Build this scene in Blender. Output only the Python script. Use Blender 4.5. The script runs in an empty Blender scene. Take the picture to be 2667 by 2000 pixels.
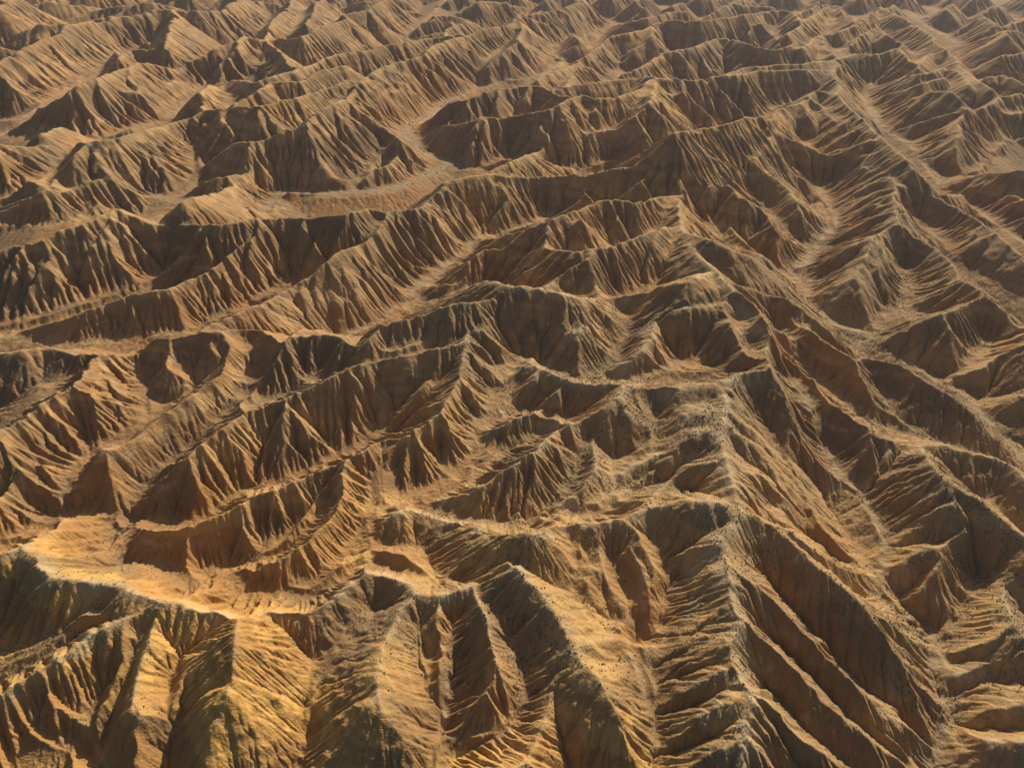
import bpy, math, time
import numpy as np
T0 = time.time()
rng = np.random.default_rng(7)
sc = bpy.context.scene
COL = sc.collection

# ------------------------------------------------------------------ camera
CAM_H = 300.0                       # metres above the dry river beds
PITCH = math.radians(37.0)
FPX = 1779.0                        # focal length in pixels of a 2667 px wide frame
cam_d = bpy.data.cameras.new('camera')
cam = bpy.data.objects.new('camera', cam_d)
COL.objects.link(cam)
cam.location = (0, 0, CAM_H)
cam.rotation_euler = (math.radians(90) - PITCH, 0, 0)
cam_d.sensor_fit = 'HORIZONTAL'
cam_d.sensor_width = 36.0
cam_d.lens = 36.0 * FPX / 2667.0
cam_d.clip_start = 1.0
cam_d.clip_end = 60000.0
sc.camera = cam

# ------------------------------------------------------------------ sky, sun, exposure
SUN_EL, SUN_AZ = math.radians(34), math.radians(30)     # azimuth: clockwise from the view direction (+Y)
w = bpy.data.worlds.new('World'); sc.world = w; w.use_nodes = True
nt = w.node_tree
bg = nt.nodes['Background']
sky = nt.nodes.new('ShaderNodeTexSky'); sky.sky_type = 'NISHITA'
sky.sun_disc = False
sky.sun_elevation = SUN_EL
sky.sun_rotation = SUN_AZ
sky.air_density = 1.0; sky.dust_density = 3.0; sky.ozone_density = 1.0
nt.links.new(sky.outputs[0], bg.inputs[0])
bg.inputs[1].default_value = 0.065
sd = bpy.data.lights.new('sun', 'SUN'); sun = bpy.data.objects.new('sun', sd); COL.objects.link(sun)
sd.energy = 5.0; sd.angle = math.radians(0.5); sd.color = (1.0, 0.89, 0.70)
sun.rotation_euler = (math.radians(90) - SUN_EL, 0, math.pi - SUN_AZ)
sun.location = (800, 800, 900)
vs = sc.view_settings
vs.view_transform = 'Standard'; vs.look = 'None'; vs.gamma = 1.0; vs.exposure = 0.1; vs.use_curve_mapping = False
sc.cycles.max_bounces = 4
sc.cycles.diffuse_bounces = 3

VERB = 0
DTH, NIT, KDT, KDT2 = .0017, 18, .05, .2
SURVEY = """
# R name [cap] : points ; V name z0 z1 [w] : points ; S spur : points
R Eb z=62,60,60,62,60,58,54,48 : 5: 240,715 275,760 290,820 270,920 255,1000 290,1120 320,1230 350,1340 360,1440 365,1530 8: 350,130 310,230 300,330 300,420 310,480 370,560 400,650 400,750 380,820 330,860 350,930 390,1010 400,1100 420,1180 420,1280 400,1400 380,1500 390,1659 400,1800
R T1 z=52,50,48,45,42,39,36,34,33,32,31,31,30 : 4: 730,450 715,530 700,640 670,710 640,780 600,850 530,910 440,970 380,1005 200,1050 90,1115 0,1150 3: 2080,1180 1960,1225 1830,1300 1700,1350 1540,1375 1400,1470 1300,1540 1180,1600 6: 1050,180 920,190 830,165
R T2 z=40,39,37,34,31,28,25 : 4: 0,1155 3: 2110,1260 2060,1390 2000,1490 1900,1640 6: 1840,280 1720,360 1560,420 1460,460
R T3 z=8,22,28,29,31,33,36,38,40,42 : 3: 400,1430 480,1290 570,1160 640,1115 740,1125 850,1050 960,960 1050,890 1180,810 1300,720 1400,640 1440,560 1490,450 1530,380
R T4 z=10,24,29,31,34,36,39,42,45,48,50,52,54 : 3: 820,1500 860,1430 960,1290 1050,1225 1130,1170 1220,1100 1300,1050 1400,970 1530,870 1650,820 1760,790 1860,740 1990,680 2133,620 4: 60,590 200,560 330,540 470,520 560,500 640,480 735,440
R K0 z=35,35,35,35,36,36,36,37,38,39,40,42,44,46 : 6: -160,360 0,325 100,290 190,330 320,480 500,510 700,535 850,590 1000,640 1130,640 1300,680 1450,690 1620,680 1850,655 2000,645 2080,590 7: 0,520 60,450 170,400 280,430 390,520 430,590 560,610 700,570 800,530 880,470 1000,400
R K3 z=30,32,30,32,36,40,42,42,44,46,46,46,46,48,50,54 : 3: -60,530 140,505 280,490 450,520 540,505 620,510 760,490 880,460 970,405 1050,415 1130,400 1240,385 1350,380 1450,375 1540,375 1620,390 1700,420 1750,440 1800,410 1870,395 2000,390 2080,400 2120,430 4: 0,440 60,465 230,490 340,480 470,445 560,425 650,390 740,378 735,440
R X z=40,46,50,53,55,57,59,61,62,63,64 : 4: 980,660 1060,585 1110,575 1190,590 1260,620 1340,660 1420,685 1560,700 1650,690 1730,700 1850,740 1950,735 5: 0,730 100,720 200,715 280,690 400,660 520,620 640,575
R E z=55,58,62,66,66,66,65,64 : 2: 20,1200 0,1320 10,1420 60,1490 140,1590 210,1650 5: 280,70 380,170 440,230 510,310 570,430 640,530 645,575
R A2 z=62,54,47,42,38,36,34,31,27,21,14 : 5: 450,235 560,265 680,295 790,335 900,420 1000,490 1100,545 1210,550 1320,575 1420,620 1520,690 1640,760 1750,840 1850,920 1960,1040
R B1 z=63,56,50,46,42,39,36,35,34,34,33,32,30 : 5: 645,575 720,600 790,660 850,730 900,770 960,800 1020,850 1080,900 1160,950 1220,1000 1320,1040 1400,1065 1500,1080 1600,1070 1720,1110 1850,1130 1950,1160 2050,1220 2133,1290 2250,1400
R A1 z=63,57,51,46,42,38,34 : 5: 300,70 420,100 560,150 680,180 760,230 850,310 930,370
R M : 7: 200,150 310,90 410,60 500,90 600,110 720,140 830,180 900,240 960,300 1010,380 1080,470 1170,560 1230,650 1300,760 1370,860 1430,950
R P1 : 7: 960,260 1060,225 1150,225 1260,225 1330,200 1450,170 1590,150 1680,110 1850,80 2000,30 8: 60,5 200,15 300,40 340,60
R W1 : 4: 480,100 600,90 680,85 750,65 860,75 900,70 980,95 1100,112 1220,118 1330,140 1440,175 1540,180 1640,180 1750,165 1850,155 2000,150 5: 30,110 120,60 200,20
R D2 : 2: 1350,1355 1400,1410 1450,1460 1520,1500 1600,1560 1680,1620 5: 1740,60 1850,110 1880,160 1940,200 2000,260 2050,320 2133,360 2250,420
R D2a : 5: 1740,65 1600,120 1500,170 1410,205
R D2b : 5: 1870,160 1750,230 1620,270 1500,310 1400,370 1280,400
R D2d : 5: 2250,330 2133,400 2050,460 1950,540 1850,610 1740,640 1670,690
R D2e 30 : 5: 2300,740 2133,770 2000,800 1890,825
R K4 54 : 0: -100,1580 100,1500 260,1460 400,1400 520,1375 620,1330 690,1285 750,1310 830,1350 930,1385 1060,1395 1160,1385 1240,1375 1360,1375 1500,1365 1600,1345 1700,1340 1860,1330 2000,1325 1: 0,1320 60,1300 130,1285 240,1300 330,1280 460,1265 530,1220 590,1160 610,1120 720,1090 860,1070 1030,1075 1100,1080 1290,1060 1400,1050 1460,1060 1550,1040 1700,1010 1850,970 2000,960 2: 0,960 100,945 250,910 350,870 450,840 530,800 600,790 640,800 700,830 800,875 900,920 1000,950 1100,975 1160,1030 1180,1060 1260,1075 1330,1110 1345,1135
R KT z=34,26,17 : 6: 170,290 300,195 400,100
R K1 z=27,28,29,30,31,33,35 : 6: -250,1330 -100,1240 30,1170 230,1060 400,960 560,840 800,755 930,730 1000,680
S s1 3 : 6: 190,1100 210,1200 330,1290 480,1360 570,1480 600,1570
R s2 : 6: 930,740 910,900 870,1010 860,1110 840,1200 830,1290 780,1400 700,1560 650,1659
R s3 : 6: 1450,690 1460,760 1440,900 1420,990 1400,1120 1380,1220 1320,1380 1270,1500 1200,1570 1100,1659
S s2a : 6: 840,1250 880,1340 910,1420
R ML : 7: 1430,950 1340,1080 1280,1180 1250,1270 1210,1370 1170,1450 1150,1520 1100,1600 1040,1659
R MR : 7: 1430,950 1480,1040 1560,1130 1630,1240 1670,1380 1720,1450 1800,1560 1880,1659
R ME : 7: 1430,910 1520,880 1650,850 1740,890
S me1 : 7: 1740,890 1750,950 1800,1040 1850,1160
R s5 : 7: 430,580 340,670 290,790 240,880 200,990 185,1090 200,1220
R s5a : 7: 200,1220 130,1310 60,1380 -50,1440
R s5b : 7: 200,1220 240,1320 300,1400 350,1480
S s6 6 : 7: 570,615 570,780 575,900 600,1000 620,1120 600,1300
R s7 : 7: 800,535 830,660 870,760 880,870 900,950 880,1060 860,1200 850,1330 840,1430
S s7b : 7: 900,930 950,980 990,1080 1040,1220
R s8 : 7: 1590,155 1580,270 1585,400
R s8a : 7: 1585,400 1540,440 1480,520 1430,570
R s8b : 7: 1585,400 1620,480 1650,560 1700,640 1790,780
R s9 : 7: 1690,110 1740,220 1790,340 1830,430 1870,520 1920,620
S s9b 6 : 7: 1830,430 1840,540 1860,640 1900,720 1930,800
R s10 : 7: 1690,110 1800,200 1850,300 1900,420 1980,510
S E1 6 : 7: 1840,920 1900,865 2000,835 8: 60,830 200,815 290,835 330,865
S E2 6 : 8: 305,470 200,520 120,600 7: 2060,640 1990,730 1950,790
S E3 6 : 8: 330,160 250,240 180,330 90,410 7: 2060,470 2000,510
S E4 6 : 8: 415,1190 330,1260 180,1330 60,1370 -60,1440
S E4b 6 : 8: 390,1480 280,1540 120,1600 -20,1659
S E4c 6 : 8: 380,1000 250,1080 120,1160 0,1220
R F : 8: 350,65 480,110 600,190 770,320 900,450 1060,570 1150,680 1230,800 1310,960 1370,1110 1480,1250 1560,1400
S G 6 : 5: 320,1220 400,1320 480,1390 580,1480 680,1590 740,1640 8: 830,290 930,360 1040,410 1140,440 1230,490
S h1 : 8: 330,150 440,250 540,400 620,520 690,600 760,720
S h1b : 8: 310,320 420,470 520,600 640,720 740,830
S H2 6 : 8: 400,720 540,790 700,840 860,920 980,1010 1060,1100 1180,1230 1300,1340 1450,1430 1560,1500
S H3 6 : 8: 400,940 560,1060 720,1180 860,1290 960,1370 1090,1420 1200,1490 1290,1580 1370,1659
S H4 6 : 8: 430,1190 560,1250 690,1340 800,1430 920,1530 1080,1650
S h5 : 8: 400,1420 520,1560 600,1659
S h3b : 8: 400,860 520,930 640,1030
R J : 5: 1490,1085 1530,1160 1600,1250 1680,1330 1700,1400 1750,1490 1800,1550 8: 1830,150 1900,260 1960,370 1985,470 2040,640 2060,750 2133,850 2250,950
R J1 : 8: 1810,145 1700,260 1600,305 1450,335 1300,355
R J0 : 8: 1690,20 1550,60 1400,120 1290,210
S j2 : 8: 1760,230 1690,330 1590,460 1480,580 1400,640
S j3 : 8: 2050,760 1950,830 1800,880 1650,915
R J5 25 : 8: 2280,960 2100,1000 1900,1040 1750,1080
R J6 20 : 8: 2280,1240 2000,1320 1850,1380
R J8 20 : 8: 2280,1480 2000,1500 1800,1540
R J7 : 5: 1680,1310 1800,1390 1950,1500 2050,1590 2140,1650 8: 2200,330
S t1e : 4: 600,870 640,980 680,1050 720,1130 790,1240
S t1f : 4: 440,985 460,1060 500,1130 540,1220 600,1290
S t1g : 4: 380,1010 400,1100 410,1170 390,1260
S t4b : 3: 1750,800 1740,920 1690,1000 1650,1100 1600,1220
S t4b2 : 3: 1760,810 1850,900 1920,1010 1960,1100
S t4d : 4: 200,570 220,700 235,800 260,900
S t4d2 : 4: 20,610 80,700 140,800
S t4e : 4: 430,540 430,640 400,730 370,830
S t4f : 4: 700,640 760,720 830,830 880,880
S t4g : 4: 735,450 800,540 880,620 960,660
S t4h : 4: 760,430 880,480 980,560
R S11a : 3: 555,520 500,620 440,690 330,740 200,830 90,920 -40,990
R S11b : 3: 330,750 260,860 230,950 150,1020 140,1120 95,1250 30,1340 -40,1420
S s11c : 3: 260,860 330,960 380,1060 430,1170
S s11d : 3: 150,1030 250,1130 340,1250 350,1380
S s11e : 3: 440,690 520,780 570,900 600,1010
S s12 : 3: 590,530 650,620 690,690 750,800 850,900
S s12b : 3: 620,515 720,560 800,610 840,660
S s13 : 3: 1040,415 1045,500 1050,560 1060,640 1080,700
S s13a : 3: 1060,650 1030,740 960,830
S s13b : 3: 1080,700 1140,720 1180,730
S s14 : 3: 1240,390 1270,450 1330,520
S s14b : 3: 1450,530 1520,650 1550,780
S s14c : 3: 1360,680 1440,790 1500,850
S dome : 3: 1750,440 1640,520 1580,590
R Q2 : 4: 740,380 850,375 930,300 1010,255 1060,190 1130,162 1210,148
S q2a : 4: 900,340 980,370 1040,460
S q2b : 4: 860,380 950,460 1040,540
R W2 : 4: 150,430 230,320 330,300 450,270 560,240 600,220 700,200 800,190 900,175 1000,190 1060,180 1130,160 1215,130
S w2a : 4: 1060,190 1080,300 1130,370 1190,470
S w2b : 4: 1210,150 1210,260 1230,350
R W3 : 4: 1620,185 1580,260 1545,330 1440,370 1350,420 1240,500 1140,570
S w4 : 4: 1555,330 1600,420 1640,500 1560,560 1400,600 1290,610
R W5 : 4: 1840,165 1860,250 1890,330 1890,410 1820,520 1700,600 1560,650
S w5b : 4: 1890,410 1950,500 1990,570
S x1 : 4: 1220,605 1150,700 1050,800 960,880
S x2 : 4: 1340,660 1280,780 1200,850 1150,890
R Y : 4: 810,1000 900,970 1000,930 1060,900 1130,885 1200,905 1290,920 1360,945 1430,955 1470,930 1540,890 1620,850 1690,790 1740,705
R Y2 : 4: 1310,930 1250,1040 1160,1120 1050,1190 930,1260 840,1340 760,1390 680,1390 600,1420
S y2a : 4: 1250,1040 1340,1130 1400,1240
S y2b : 4: 1160,1120 1200,1260 1220,1400
R Y3 : 4: 1450,950 1500,1040 1530,1140 1520,1240 1470,1350 1390,1450 1320,1490
S y3b : 4: 1530,1160 1580,1270 1620,1340
S y3c : 4: 1690,800 1740,900 1720,1000
R Z0 : 5: 265,850 140,890 4: 2080,920 2000,980 1940,1050
R Z1 : 5: 255,985 120,1010 20,1060 4: 2000,1080 1900,1140 1800,1200 1700,1270 1640,1310
S z1c : 5: 20,1060 4: 1990,1170 1900,1260 1750,1360 1640,1430
S z1d : 5: 300,1160 100,1200 4: 2000,1300 1900,1400 1750,1480
S e5 : 5: 470,260 400,290 310,330 310,400 200,460 120,530
S e6 : 5: 420,190 300,220 150,230 0,250
S e7 : 5: 570,420 490,470 450,540
S e8 : 5: 310,400 380,470 430,570
R A0 : 2: 30,1430 200,1490 330,1550 450,1585 520,1610 600,1650
S a3 : 5: 1110,550 1150,620 1190,720 1230,810 1300,870 1400,950 1500,1020
S B2 6 : 5: 300,730 420,800 540,880 640,950 720,1030 790,1110 900,1230 1010,1330 1080,1400 1180,1520 1250,1620
S b2b : 5: 420,670 560,790 680,900 800,1030
S b2c : 5: 560,610 680,720 780,860
S B3 6 : 5: 265,920 370,1030 460,1100 560,1230 640,1330 690,1420 760,1530
S b3b : 5: 280,850 420,960 560,1080 650,1210
S b4 : 5: 1180,960 1180,1080 1120,1200
S b5 : 5: 1360,1060 1300,1180 1180,1290
S b6 : 5: 1650,1330 1500,1380 1300,1440
R D1 : 2: 1220,1465 1205,1540 1170,1600 5: 1110,60 950,110 830,135
S d1b : 5: 1090,70 1120,150 1160,240 1210,340
S d1c : 2: 1350,1360 5: 1220,0 1280,80 1340,160 1390,210
S d2c : 5: 1650,270 1690,400 1740,560
R D3 15 : 5: 1310,230 1380,250 1440,310
S k4a : 0: 690,1290 700,1350 620,1430 530,1520 450,1620 3: 430,30 200,100 30,280
S k4b : 0: 700,1350 740,1430 770,1520 820,1590 850,1659
S k4c : 0: 1230,1380 1200,1430 1100,1530 990,1630
S k4d : 0: 1230,1390 1260,1450 1300,1530
S k4e : 0: 400,1400 340,1500 250,1600 3: 150,60 60,180
S k4f : 0: 120,1500 60,1600 3: 0,60
R K5 : 0: 1600,1350 1590,1400 1540,1465 1400,1560 1300,1630 3: 1250,10 1160,60 1020,115 890,135 780,148 660,180 540,230 430,285 350,310 240,345 130,375
S k5a : 3: 1255,15 1240,100 1270,200 1300,300
S k5b : 3: 1270,20 1330,140 1390,240
S k5c : 0: 1540,1470 1620,1560 1700,1650 3: 1780,80
S k5d : 0: 1870,1335 1890,1400 1930,1470 2000,1580
R K6 : 1: 250,1305 220,1380 160,1450 60,1500 0: 2100,1540 2000,1620 3: 1960,10 1870,70 1750,130 1600,210 1480,260 1380,300 1300,340 1240,370
S k6a : 3: 1870,75 1860,160 1920,260 1960,310
R K7 : 1: 160,1455 110,1560 90,1640 4: 75,25 30,100 3: 2120,170 2040,235 1950,305 1850,365 1790,400
S k7a : 4: 75,25 130,100 220,190 320,215
S k7b : 4: 70,40 110,160 180,270
S k6b : 1: 320,1285 340,1360 400,1460 450,1530 540,1650
S k6c : 1: 530,1230 600,1340 700,1430 760,1490
S k6d : 1: 600,1150 700,1270 800,1370 845,1440
S k6e : 1: 430,1270 500,1370 600,1480 680,1570
S k6f : 1: 160,1460 250,1540 330,1600 420,1659
S k8a : 1: 1030,1080 1045,1160 970,1250 900,1330
S k8b : 1: 1045,1170 1100,1240 1170,1300 1220,1345
S k8c : 1: 1290,1062 1330,1150 1390,1240
S k8d : 1: 1420,1055 1470,1140 1530,1220
S k8e : 1: 1850,975 1830,1085 1740,1150 1620,1230
S k8f : 1: 1830,1090 1900,1200
S k8g : 1: 1990,965 2060,1080 2120,1160
R K9 55 : 1: 850,1470 960,1440 1100,1400 1240,1350 1370,1300 1480,1260 1550,1230 1700,1230 1780,1240 1900,1215 2050,1195 2: 100,1185 200,1150 300,1110 380,1050 450,990 520,930 600,880 640,800
S k9a : 1: 1250,1350 1250,1430 1230,1520
S k9b : 1: 1450,1350 1430,1430 1450,1520
S k9c : 1: 1640,1235 1680,1350 1700,1460
R K10 58 : 1: 740,1600 780,1560 860,1520 920,1510 1000,1530 1160,1530 1300,1540 1420,1550 1540,1530 1640,1520 1730,1480 1850,1440 1950,1400 2040,1390
S k10a : 1: 1530,1540 1490,1600 1400,1650 4: 1300,60 1220,110
S k10b : 1: 1530,1540 4: 1500,0 1540,80 1570,160
S k10c : 1: 1950,1400 1900,1520 1850,1640
R L1a1 : 2: 450,995 520,1050 600,1110 690,1180 740,1250 765,1300
R L1a2 : 2: 300,1130 350,1180 440,1230 520,1290 590,1380 650,1450 730,1520 790,1590
R L1a3 : 2: 90,1200 200,1280 290,1350 360,1420 440,1490 520,1580
R L1a4 : 2: 600,885 640,950 700,1020 780,1100 850,1170 890,1240 950,1330
R L1b : 2: 1100,975 1000,1050 900,1110 860,1140
R L5 15 : 2: 870,1250 860,1330 880,1400
R D : 2: 1345,1135 1325,1200 1330,1290 1350,1350
R Dl : 2: 1350,1355 1290,1420 1220,1460 1100,1510 970,1550 860,1570
S dl1 : 2: 1335,1150 1150,1200 960,1280
S dl2 : 2: 1325,1200 1200,1260 1000,1320
S dl3 : 2: 1328,1290 1200,1340 1000,1410
S dl4 : 2: 1180,1060 1050,1130 930,1210
R L1c : 2: 1345,1135 1430,1150 1520,1170 1640,1220 1760,1290 1870,1360 1950,1430 2050,1530 2140,1610 2250,1700
S l1c1 : 2: 1400,1150 1500,1270 1600,1400 1680,1480
S l1c2 : 2: 1880,1370 1800,1430 1700,1480
S l1c3 : 2: 1950,1430 1850,1480 1700,1540
S l1c4 : 2: 1350,1360 1450,1450 1560,1530 1680,1600
S l1c5 : 2: 1340,1150 1400,1300 1480,1430 1600,1540
R L6 55 : 2: 985,350 1010,385 945,430 970,490 980,540 950,570 1020,630 1110,705 1170,740 1240,820
R L7 : 2: 1250,825 1170,880 1060,910 960,925
R L7b : 2: 1250,825 1300,900 1400,980 1480,1070 1560,1150
R L2 : 2: -40,800 30,790 130,760 280,740 400,715 510,710 530,740 590,790
R L8 52 : 2: 525,735 600,710 625,670 700,655 770,640 815,600 870,560 950,570
S l8a : 2: 770,640 800,720 850,800 900,880
S l8b : 2: 820,600 900,660 960,740 1010,800
S l8c : 2: 820,600 740,600 600,660 480,690
S l8d : 2: 1170,745 1080,800 960,870
S l8e : 2: 1100,705 1020,770 950,830
R L10 40 : 2: -60,480 0,470 120,480 200,465 300,460 420,450 500,430 600,425 700,420 800,425 945,430
S l10a : 2: 210,465 300,560 380,650 420,700
S l10b : 2: 410,455 450,560 520,640
S l10c : 2: 30,480 30,560 120,630 180,690 220,740
R L11 40 : 2: 200,460 350,430 400,410 550,395 700,385 800,380 900,370 985,350
R L12 40 : 2: 0,300 100,280 170,250 230,230 310,230 340,240 400,260 500,275 600,285 680,280 740,260 790,270
S l12a : 2: 170,250 140,310 190,400 280,450
S l12b : 2: 330,235 370,320 410,400
S l12c : 2: 0,310 60,380 110,460
R L13 40 : 2: 0,120 130,125 250,110 370,95 470,80 560,55 640,50 700,60 750,110
S l13a : 2: 560,60 500,130 420,180 330,230
S l13b : 2: 510,130 570,200 620,270
S l13c : 2: 130,125 170,180 180,230
R L14 35 : 2: 670,200 780,130 900,45 960,25 1000,45 1060,90 1080,130
R L15 30 : 2: 770,290 820,250 870,215 900,240 930,310
R L16 40 : 2: 1240,30 1180,80 1130,120 1080,150 900,215
R L16b 40 : 2: 1240,30 1330,80 1430,120 1550,200 1660,300
R L17 40 : 2: 950,330 1080,250 1150,210 1240,170 1310,215 1400,240 1385,275 1390,310 1420,350 1470,390
R L18 40 : 2: 1390,280 1300,310 1200,330 1130,320 1060,340 1000,360
S l18a : 2: 1130,320 1180,400 1250,480
S l18b : 2: 1010,380 1080,460 1170,520
R L19 40 : 2: 1340,630 1450,590 1560,565 1680,555 1740,575 1790,620 1815,660 1790,700 1740,750 1640,820 1430,860
S l19a : 2: 1810,660 1650,700 1500,740 1380,780
R L20 40 : 2: 1805,680 1880,750 1950,800 2030,830
S l20b : 2: 1740,750 1800,840 1900,950
R L21 25 : 2: 1740,770 1720,890 1650,930 1540,970
S l21b : 2: 1720,890 1790,960 1870,1030
R L22 30 : 2: 1740,1100 1900,1070 2000,1060 2133,1040 2250,1030
R L23 25 : 2: 1650,1190 1800,1180 1880,1170 1950,1180 2020,1190 2133,1210 2250,1230
S l23a : 2: 2133,1210 2000,1270 1900,1330
R L24 35 : 2: 1230,530 1330,500 1400,450 1500,440 1580,430 1640,405 1680,420 1740,440 1800,520
R L24b 35 : 2: 1290,570 1400,540 1500,510 1640,470
R L25 35 : 2: 1480,400 1560,330 1620,325 1720,345 1780,420 1880,510 1940,540
R L26 30 : 2: 1500,110 1650,50 1700,10
R L27 35 : 2: 1700,190 1800,130 1880,95 1960,140 2030,210
R L28 35 : 2: 2250,40 2133,100 2000,180
R L29 30 : 2: 1880,640 2000,590 2133,570 2250,550
R L30 30 : 2: 1950,740 2050,700 2133,670 2250,640
R L31 30 : 2: 1900,470 2000,460 2133,510 2250,540
R L32 30 : 2: 2000,330 2133,300 2250,280
R U1 40 : 1: 10,580 110,495 240,410 330,370 470,320 560,270 640,235 740,200 860,165 980,140 1060,85 1150,105 1220,130 1300,160 1370,180 1430,230
S u1a : 1: 110,495 180,570 280,640 400,700
S u1b : 1: 250,420 340,490 440,550
S u1c : 1: 330,370 420,450 500,500
S u1d : 1: 460,325 540,420 590,480
S u1e : 1: 580,260 650,350 720,420
S u1f : 1: 700,215 770,310 860,370
S u1g : 1: 180,455 280,540 380,610
R U2 40 : 1: 1060,85 1200,75 1330,50 1400,20 1480,-10
S u2a : 1: 1330,55 1400,120 1440,180
S u2b : 1: 1220,75 1280,130 1350,170
R U3 40 : 0: -60,870 200,885 400,880 550,870 700,845 860,795 990,775 1080,740 1180,700 1260,670 1400,655 1600,645 1680,625 1800,600 1950,550 2133,490 1: 110,490
R U4 45 : 0: 1230,1060 1300,990 1360,930 1430,870 1560,850 1660,820 1760,790 1840,775 1920,700 2030,640 2133,590 1: 10,582
R U5 45 : 0: 2040,645 2110,700 2115,750 2040,830 1950,895 1830,950 1730,985 1640,1020 1500,1045 1330,1085 1250,1105
R U6 45 : 0: 1700,1010 1640,1070 1590,1100 1500,1110 1420,1130 1320,1190 1200,1215 1120,1240
S u6a : 0: 1420,1135 1340,1250 1250,1320
S u6b : 0: 1430,1135 1500,1220 1550,1290
S u6c : 0: 1590,1105 1630,1200
S u5a : 0: 1830,950 1880,1040 1960,1120
S u5b : 0: 1960,890 2020,980 2090,1080
S u5c : 0: 1730,990 1800,1080 1850,1160
R U7 45 : 1: 10,590 60,650 150,720 240,780 330,850
R U8 40 : 0: 2110,760 1: 20,790 100,850 200,930
S u8b : 1: -10,840 60,930 120,1020
R U9 20 : 1: 110,1105 200,1040 290,990 330,930 420,980
R X1 40 : 1: 600,760 700,760 780,740 840,720 930,720 1030,700 1160,690 1270,670 1330,640 1420,600 1480,580 1540,590 1620,600 1700,590 1760,570 1850,520 1900,480 2000,465 2133,475
S x1a : 1: 840,720 780,800 770,880 700,960
S x1b : 1: 850,730 900,820 950,880 1000,910
S x1c : 1: 1160,690 1190,760 1130,840 1050,900
S x1d : 1: 1185,760 1240,810 1290,860
S x1e : 1: 1410,610 1460,720 1540,800
S x1f : 1: 1330,645 1340,720 1390,810
S x1g : 1: 1490,585 1540,680 1600,770
S x1h : 1: 780,880 860,940 940,990
R X2 35 : 1: 640,620 750,590 850,560 950,530 1060,520 1150,520 1230,540 1320,575 1380,580 1480,578
S x2a : 1: 1130,530 1090,620 1030,680
S x2b : 1: 940,540 930,620 860,690
S x2c : 1: 760,590 740,660 640,720
R X3 45 : 1: 900,1060 1000,1000 1100,960 1180,920 1280,890 1400,850 1480,830 1560,805 1680,780 1760,730 1800,705 1860,650 1880,620 1900,570 1910,480
S x3a : 1: 1810,710 1850,780 1930,870 1990,940
S x3b : 1: 1880,640 1960,720 2070,770
S x3c : 1: 1480,830 1540,910 1600,990
S x3d : 1: 1570,810 1650,900
S x3e : 1: 1855,790 1750,880 1650,960
S x3f : 1: 1905,575 2000,680 2090,750
S x3g : 1: 1290,890 1330,980 1370,1040
R X4 35 : 1: 1290,550 1400,520 1560,500 1700,490 1850,470 1910,465
R X5 40 : 1: 1080,95 1085,160 1060,230 960,320 900,380 870,420 900,480
S x5a : 1: 1060,230 1130,290 1200,330
S x5b : 1: 960,320 1040,400 1110,460
S x5c : 1: 1010,275 1100,370 1170,430
S x5d : 1: 1090,120 1180,200 1280,270
R X6 35 : 1: 1180,490 1300,430 1430,360 1560,280 1630,220 1730,200 1830,170 1900,130 1960,120 2060,120
R X7 30 : 1: 1330,530 1400,470 1500,390 1580,310 1630,225
S x7a : 1: 1500,395 1560,450 1600,480
S x7b : 1: 1570,320 1660,400
R X8 40 : 1: 1900,135 1880,230 1750,310 1690,370
S x8b : 1: 1890,240 1960,300
R X9 40 : 1: 1690,460 1800,420 1880,370 1940,310 2050,300 2133,290
S x9a : 1: 1885,375 1950,450
R X10 35 : 1: 1600,150 1700,130 1850,100 1900,90 2000,70 2133,60
R X11 40 : 1: -20,75 60,60 130,40 200,10 260,-20
S x11a : 1: 130,45 180,120 250,210
S x11b : 1: 0,80 60,170 130,290
R X12 35 : 1: 0,320 100,310 240,270 360,260 480,230 600,215 700,190
S x12a : 1: 600,215 660,120 720,30
R Y1 45 : 0: 70,770 150,720 250,640 320,610 400,580 480,530 600,480 700,430 800,400 870,375 930,380 1000,400 1060,410 1160,370 1300,310 1400,270 1460,250 1500,205
S y1a : 0: 310,615 350,700 400,750
S y1b : 0: 460,550 530,650
S y1c : 0: 790,405 800,470 860,560
S y1d : 0: 880,380 920,470 970,540
S y1e : 0: 600,480 640,560 680,600
R Y2 45 : 0: 240,820 400,760 480,720 560,690 640,660 700,580 730,565 830,560 900,545 1000,520 1090,490 1180,440 1280,410 1400,350 1460,290 1500,205
S y2a : 0: 640,650 740,740 800,790
S y2b : 0: 740,570 840,660 920,720
S y2c : 0: 860,555 960,620 1040,680
S y2d : 0: 1470,290 1560,360 1660,430
S y2e : 0: 1410,350 1500,450
R Y3 35 : 0: 1240,560 1300,520 1380,500 1430,495 1600,500 1650,480 1800,440 2000,350 2133,320
R Y4 30 : 0: 1230,640 1300,580 1370,510
R Y5 40 : 0: 1440,630 1560,570 1650,500 1750,495 1850,490 2000,430 2133,400
R Y6 40 : 0: 1500,205 1600,230 1680,280 1760,350 1820,400
R Y7 40 : 0: 1650,240 1850,220 2000,160 2133,110
R Y8 50 : 0: -60,380 60,330 160,260 230,230 340,200 400,150 500,130 620,120 700,100 850,80 950,55 1040,50 1060,110 1030,200 1020,280
S y8a : 0: 160,265 300,400 440,510
S y8b : 0: 400,150 560,270 700,380
S y8c : 0: 620,120 740,250 800,290
S y8d : 0: 60,335 200,470 330,580
S y8e : 0: 270,220 420,350 560,440
S y8f : 0: 510,130 640,250 740,330
S y8g : 0: 760,95 850,200 930,290
S y8h : 0: -50,380 80,520 260,620
R Y9 30 : 0: 720,340 800,290 870,300 950,300 1040,280 1100,280 1140,320 1120,370
R Y10 50 : 0: -60,20 100,-30
S y10a : 0: 0,0 150,100 330,170
S y10b : 0: -60,80 80,150 230,210
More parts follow.
